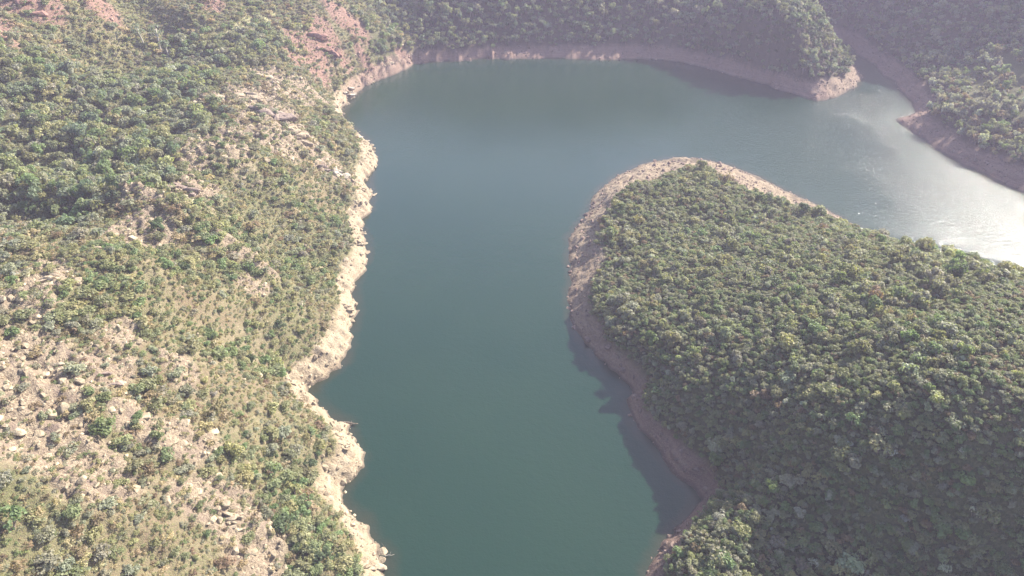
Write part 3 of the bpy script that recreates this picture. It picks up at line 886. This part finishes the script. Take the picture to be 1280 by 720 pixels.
outcrop(318, 128, 4.5, 9, 2, C1, 'pale jagged outcrop just above the largest purplish outcrop')
outcrop(378, 182, 4.5, 9, 3, C1, 'pale slabby outcrop right of and below the largest purplish outcrop')
outcrop(340, 105, 4.0, 8, 4, C1, 'pale outcrop of standing slabs highest on the spur below red earth')
outcrop(422, 216, 3.0, 7, 5, C4, 'whitish outcrop near the headland of the western bank', 1.2)
outcrop(402, 212, 2.8, 6, 6, C2, 'dark grey brown outcrop left of the whitish one by the western bank')
outcrop(268, 132, 4.0, 8, 7, C1, 'pale outcrop at the edge of the green thicket below the track')
outcrop(230, 240, 3.2, 8, 8, C2, 'brown outcrop midway down the western spur beside the thicket')
outcrop(145, 490, 1.5, 5, 9, C2, 'dark boulder cluster on bare ground at centre of the western hillside')
outcrop(70, 368, 2.2, 6, 10, C1, 'pale outcrop near the left edge halfway up the photo')
outcrop(90, 470, 1.9, 6, 11, C1, 'pale flat outcrop left of the dark boulder cluster')
outcrop(292, 660, 2.0, 7, 12, C1, 'tan eroded outcrop low on the western hillside above the bottom edge')
outcrop(405, 60, 5.0, 9, 13, C3, 'red broken outcrop in the middle of the large red earth slope')
outcrop(30, 16, 5.0, 8, 14, C3, 'red outcrop on the ridge in the upper left corner')
outcrop(440, 118, 3.2, 7, 15, C4, 'white ledge where the western bank turns inward below red earth', .6)
outcrop(456, 176, 2.6, 7, 16, C4, 'pale ledge on the foremost corner of the western bank', .6)
outcrop(462, 240, 2.2, 6, 17, C1, 'cream ledge jutting into the water below the whitish outcrop', .6)
outcrop(455, 310, 2.2, 6, 18, C1, 'cream ledge on the western bank opposite the left end of the peninsula', .6)
outcrop(438, 390, 1.9, 6, 19, C1, 'cream ledge on the western bank above the deep notch', .6)
outcrop(434, 566, 1.5, 6, 20, C1, 'cream ledge on the western bank below the driftwood log', .6)
outcrop(460, 704, 1.7, 7, 21, C1, 'pale ledge on the western bank at the bottom edge', .6)
outcrop(436, 652, 1.5, 6, 22, C1, 'pale ledge on the western bank above the lowest point', .6)

# driftwood
def log(px, py, ln, rad, ang, name, label, m, twigs=2, rise=.15):
    x_, y_ = at(px, py, .3); V, Fc = [], []
    dx_, dy_ = math.cos(ang), math.sin(ang)
    tube([(-dx_*ln*.5, -dy_*ln*.5, .1), (-.1*dx_*ln, -.1*dy_*ln + .08, .05 + rise*.3), (dx_*ln*.2, dy_*ln*.2 - .06, rise*.6), (dx_*ln*.5, dy_*ln*.5, rise)], [rad, rad*.9, rad*.7, rad*.35], V, Fc, 7)
    for k in range(twigs):
        t = .1 + .3*k; p0 = (dx_*ln*(t-.1), dy_*ln*(t-.1), rise*.5)
        tube([p0, (p0[0] + .25*dx_ - .3*dy_*(-1)**k, p0[1] + .25*dy_ + .3*dx_*(-1)**k, rise + .35)], [rad*.4, rad*.12], V, Fc, 5)
    o = bpy.data.objects.new(name, mesh_from(name, V, Fc, m, True)); COL.objects.link(o)
    o.location = (x_, y_, max(.12, float(ground(x_ - dx_*ln*.3, y_ - dy_*ln*.3)))); tag(o, label, 'driftwood')
log(438, 529, 3.0, .2, -.12, 'driftwood_log', 'dark weathered log jutting from the western bank over the water', M_DRIFT)
log(487, 694, 1.5, .06, .1, 'dead_branch', 'thin pale dead branch poking from the bank at the bottom edge', M_PALE, 2, .3)

# stones that show largest
bx, by, bd = proj(x, y, z + s * .3)
bvis = (bx > 4) & (bx < 1276) & (by > 4) & (by < 716) & (z > .05) & visible(x, y, z, s * .6)
bsz = F * s / bd
bi = np.where(bvis)[0]; bi = bi[np.argsort(-bsz[bi])][:150]
def stone_place(px, py):
    if px < 560:
        bank_ = bool(bil(GX, GY, bank, np.array([x[_i]]), np.array([y[_i]]))[0] > .5)
        a = 'on the pale western bank' if bank_ else 'on the western hillside'
        b_ = ('at the bottom edge' if py > 660 else 'below the driftwood log' if py > 560 else 'level with the driftwood log' if py > 505 else 'below the deep notch' if py > 470 else
              'above the deep notch' if py > 400 else 'by the channel bend' if py > 320 else 'facing the peninsula tip' if py > 235 else
              'near the whitish outcrop' if py > 170 else 'below the red earth' if py > 90 else 'beside the red earth')
        if not bank_: b_ = ('far left, ' if px < 110 else 'centre left, ' if px < 230 else 'near bank, ') + b_
    elif px < 1100 and py > 180:
        a = 'on the peninsula bank'
        b_ = 'below the cove' if py > 640 else 'above the cove' if py > 540 else 'beside the shadowed water' if py > 430 else 'on its left bend' if py > 300 else 'on its sandy tip'
    else:
        a = 'on the reddish far bank'; b_ = 'at the headland' if px < 1085 else 'at the spit'
    return a, b_
cm = {}
for _i in bi:
    col_ = 'red' if redk[_i] else ('pale' if zn[_i] == 0 else 'brown')
    cm.setdefault((col_,) + stone_place(bx[_i], by[_i]), []).append(_i)
solo = np.zeros(n, bool)
for key, lst in cm.items():
    lst.sort(key=lambda i: bx[i])
    for k, i in enumerate(lst):
        pre = '' if len(lst) == 1 else 'rightmost ' if k == len(lst) - 1 else 'leftmost ' if k == 0 else (ORD[k] if k < 20 else '%dth' % (k + 1)) + ' '
        o = bpy.data.objects.new('boulder', STN_M[i % 8]); COL.objects.link(o)
        o.location = (x[i], y[i], z[i]); o.rotation_euler = (rng.normal(.2, .3), rng.normal(-.2, .3), rng.uniform(0, 6.28)); o.scale = (s[i],) * 3
        o['tint'] = [float(v) for v in tint[i]]
        frm = 'from left ' if pre and pre not in ('rightmost ', 'leftmost ') else ''
        tag(o, '%s%s boulder %s%s, %s' % (pre, key[0], frm, key[1], key[2]), 'boulder', 'boulders strewn on banks and slopes')
        solo[i] = True
x, y, z, s, tint, zn = [a[~solo] for a in (x, y, z, s, tint, zn)]; n = x.size

scatter('rubble', dict(pos=np.stack([x, y, z], -1), rot=np.stack([rng.normal(.25, .25, n), rng.normal(-.25, .25, n), rng.normal(.9, .5, n)], -1),
        scl=np.stack([s, s, s], -1), idx=rng.integers(0, 8, n), tint=tint), 'loose pale stones strewn over the bare banks', 'rubble', SRC_STONE)

# ------------------------------------------------------------------ light, air
EL, AZ = R(34.5), R(53)
SUN_STRENGTH, SKY, EXPO, HAZE = 5.0, .115, 1.7, .00034
wd = bpy.data.worlds.new('World'); sc.world = wd; wd.use_nodes = True
nt = wd.node_tree; nt.nodes.clear()
sk = nt.nodes.new('ShaderNodeTexSky'); sk.sky_type = 'NISHITA'; sk.sun_disc = False
sk.sun_elevation = EL; sk.sun_rotation = AZ; sk.air_density = 1.0; sk.dust_density = 1.5
bg = nt.nodes.new('ShaderNodeBackground'); bg.inputs[1].default_value = SKY
wo = nt.nodes.new('ShaderNodeOutputWorld'); nt.links.new(sk.outputs[0], bg.inputs[0]); nt.links.new(bg.outputs[0], wo.inputs[0])
sl = bpy.data.lights.new('sun', 'SUN'); sl.energy = SUN_STRENGTH; sl.angle = R(.5); sl.color = (1, .93, .82)
so = bpy.data.objects.new('sun', sl); COL.objects.link(so)
sv = Vector((math.sin(AZ)*math.cos(EL), math.cos(AZ)*math.cos(EL), math.sin(EL)))
so.rotation_euler = sv.to_track_quat('Z', 'Y').to_euler(); so.location = sv * 400

zt = max(H, float(ZZ.max())) + 8
hm, nt, out = mat('hazy_air'); pv = nt.nodes.new('ShaderNodeVolumePrincipled')
pv.inputs['Color'].default_value = (.82, .75, 1.0, 1); pv.inputs['Density'].default_value = HAZE; pv.inputs['Anisotropy'].default_value = .1
nt.links.new(pv.outputs[0], out.inputs['Volume'])
bm = bmesh.new(); bmesh.ops.create_cube(bm, size=1)
x0, x1, y0, y1, z0 = GX[0] - 5, GX[-1] + 5, GY[0] - 5, GY[-1] + 5, float(ZZ.min()) - 1
for v in bm.verts:
    v.co = Vector(((x0 if v.co.x < 0 else x1), (y0 if v.co.y < 0 else y1), (z0 if v.co.z < 0 else zt)))
me = bpy.data.meshes.new('haze'); bm.to_mesh(me); bm.free(); me.materials.append(hm)
hz = bpy.data.objects.new('haze', me); COL.objects.link(hz)
hz['kind'] = 'stuff'; hz['label'] = 'pale sunlit haze filling the valley air'; hz['category'] = 'haze'

sc.view_settings.view_transform = 'Standard'; sc.view_settings.look = 'None'; sc.view_settings.gamma = 1
sc.view_settings.use_curve_mapping = False; sc.view_settings.exposure = EXPO
sc.cycles.use_denoising = True
sc.cycles.max_bounces = 5; sc.cycles.diffuse_bounces = 2; sc.cycles.glossy_bounces = 2; sc.cycles.transmission_bounces = 2
sc.cycles.volume_bounces = 1; sc.cycles.transparent_max_bounces = 4
print('plants', NP, 'stones', n, 'terrain', XX.size, 'zmax', ZZ.max())
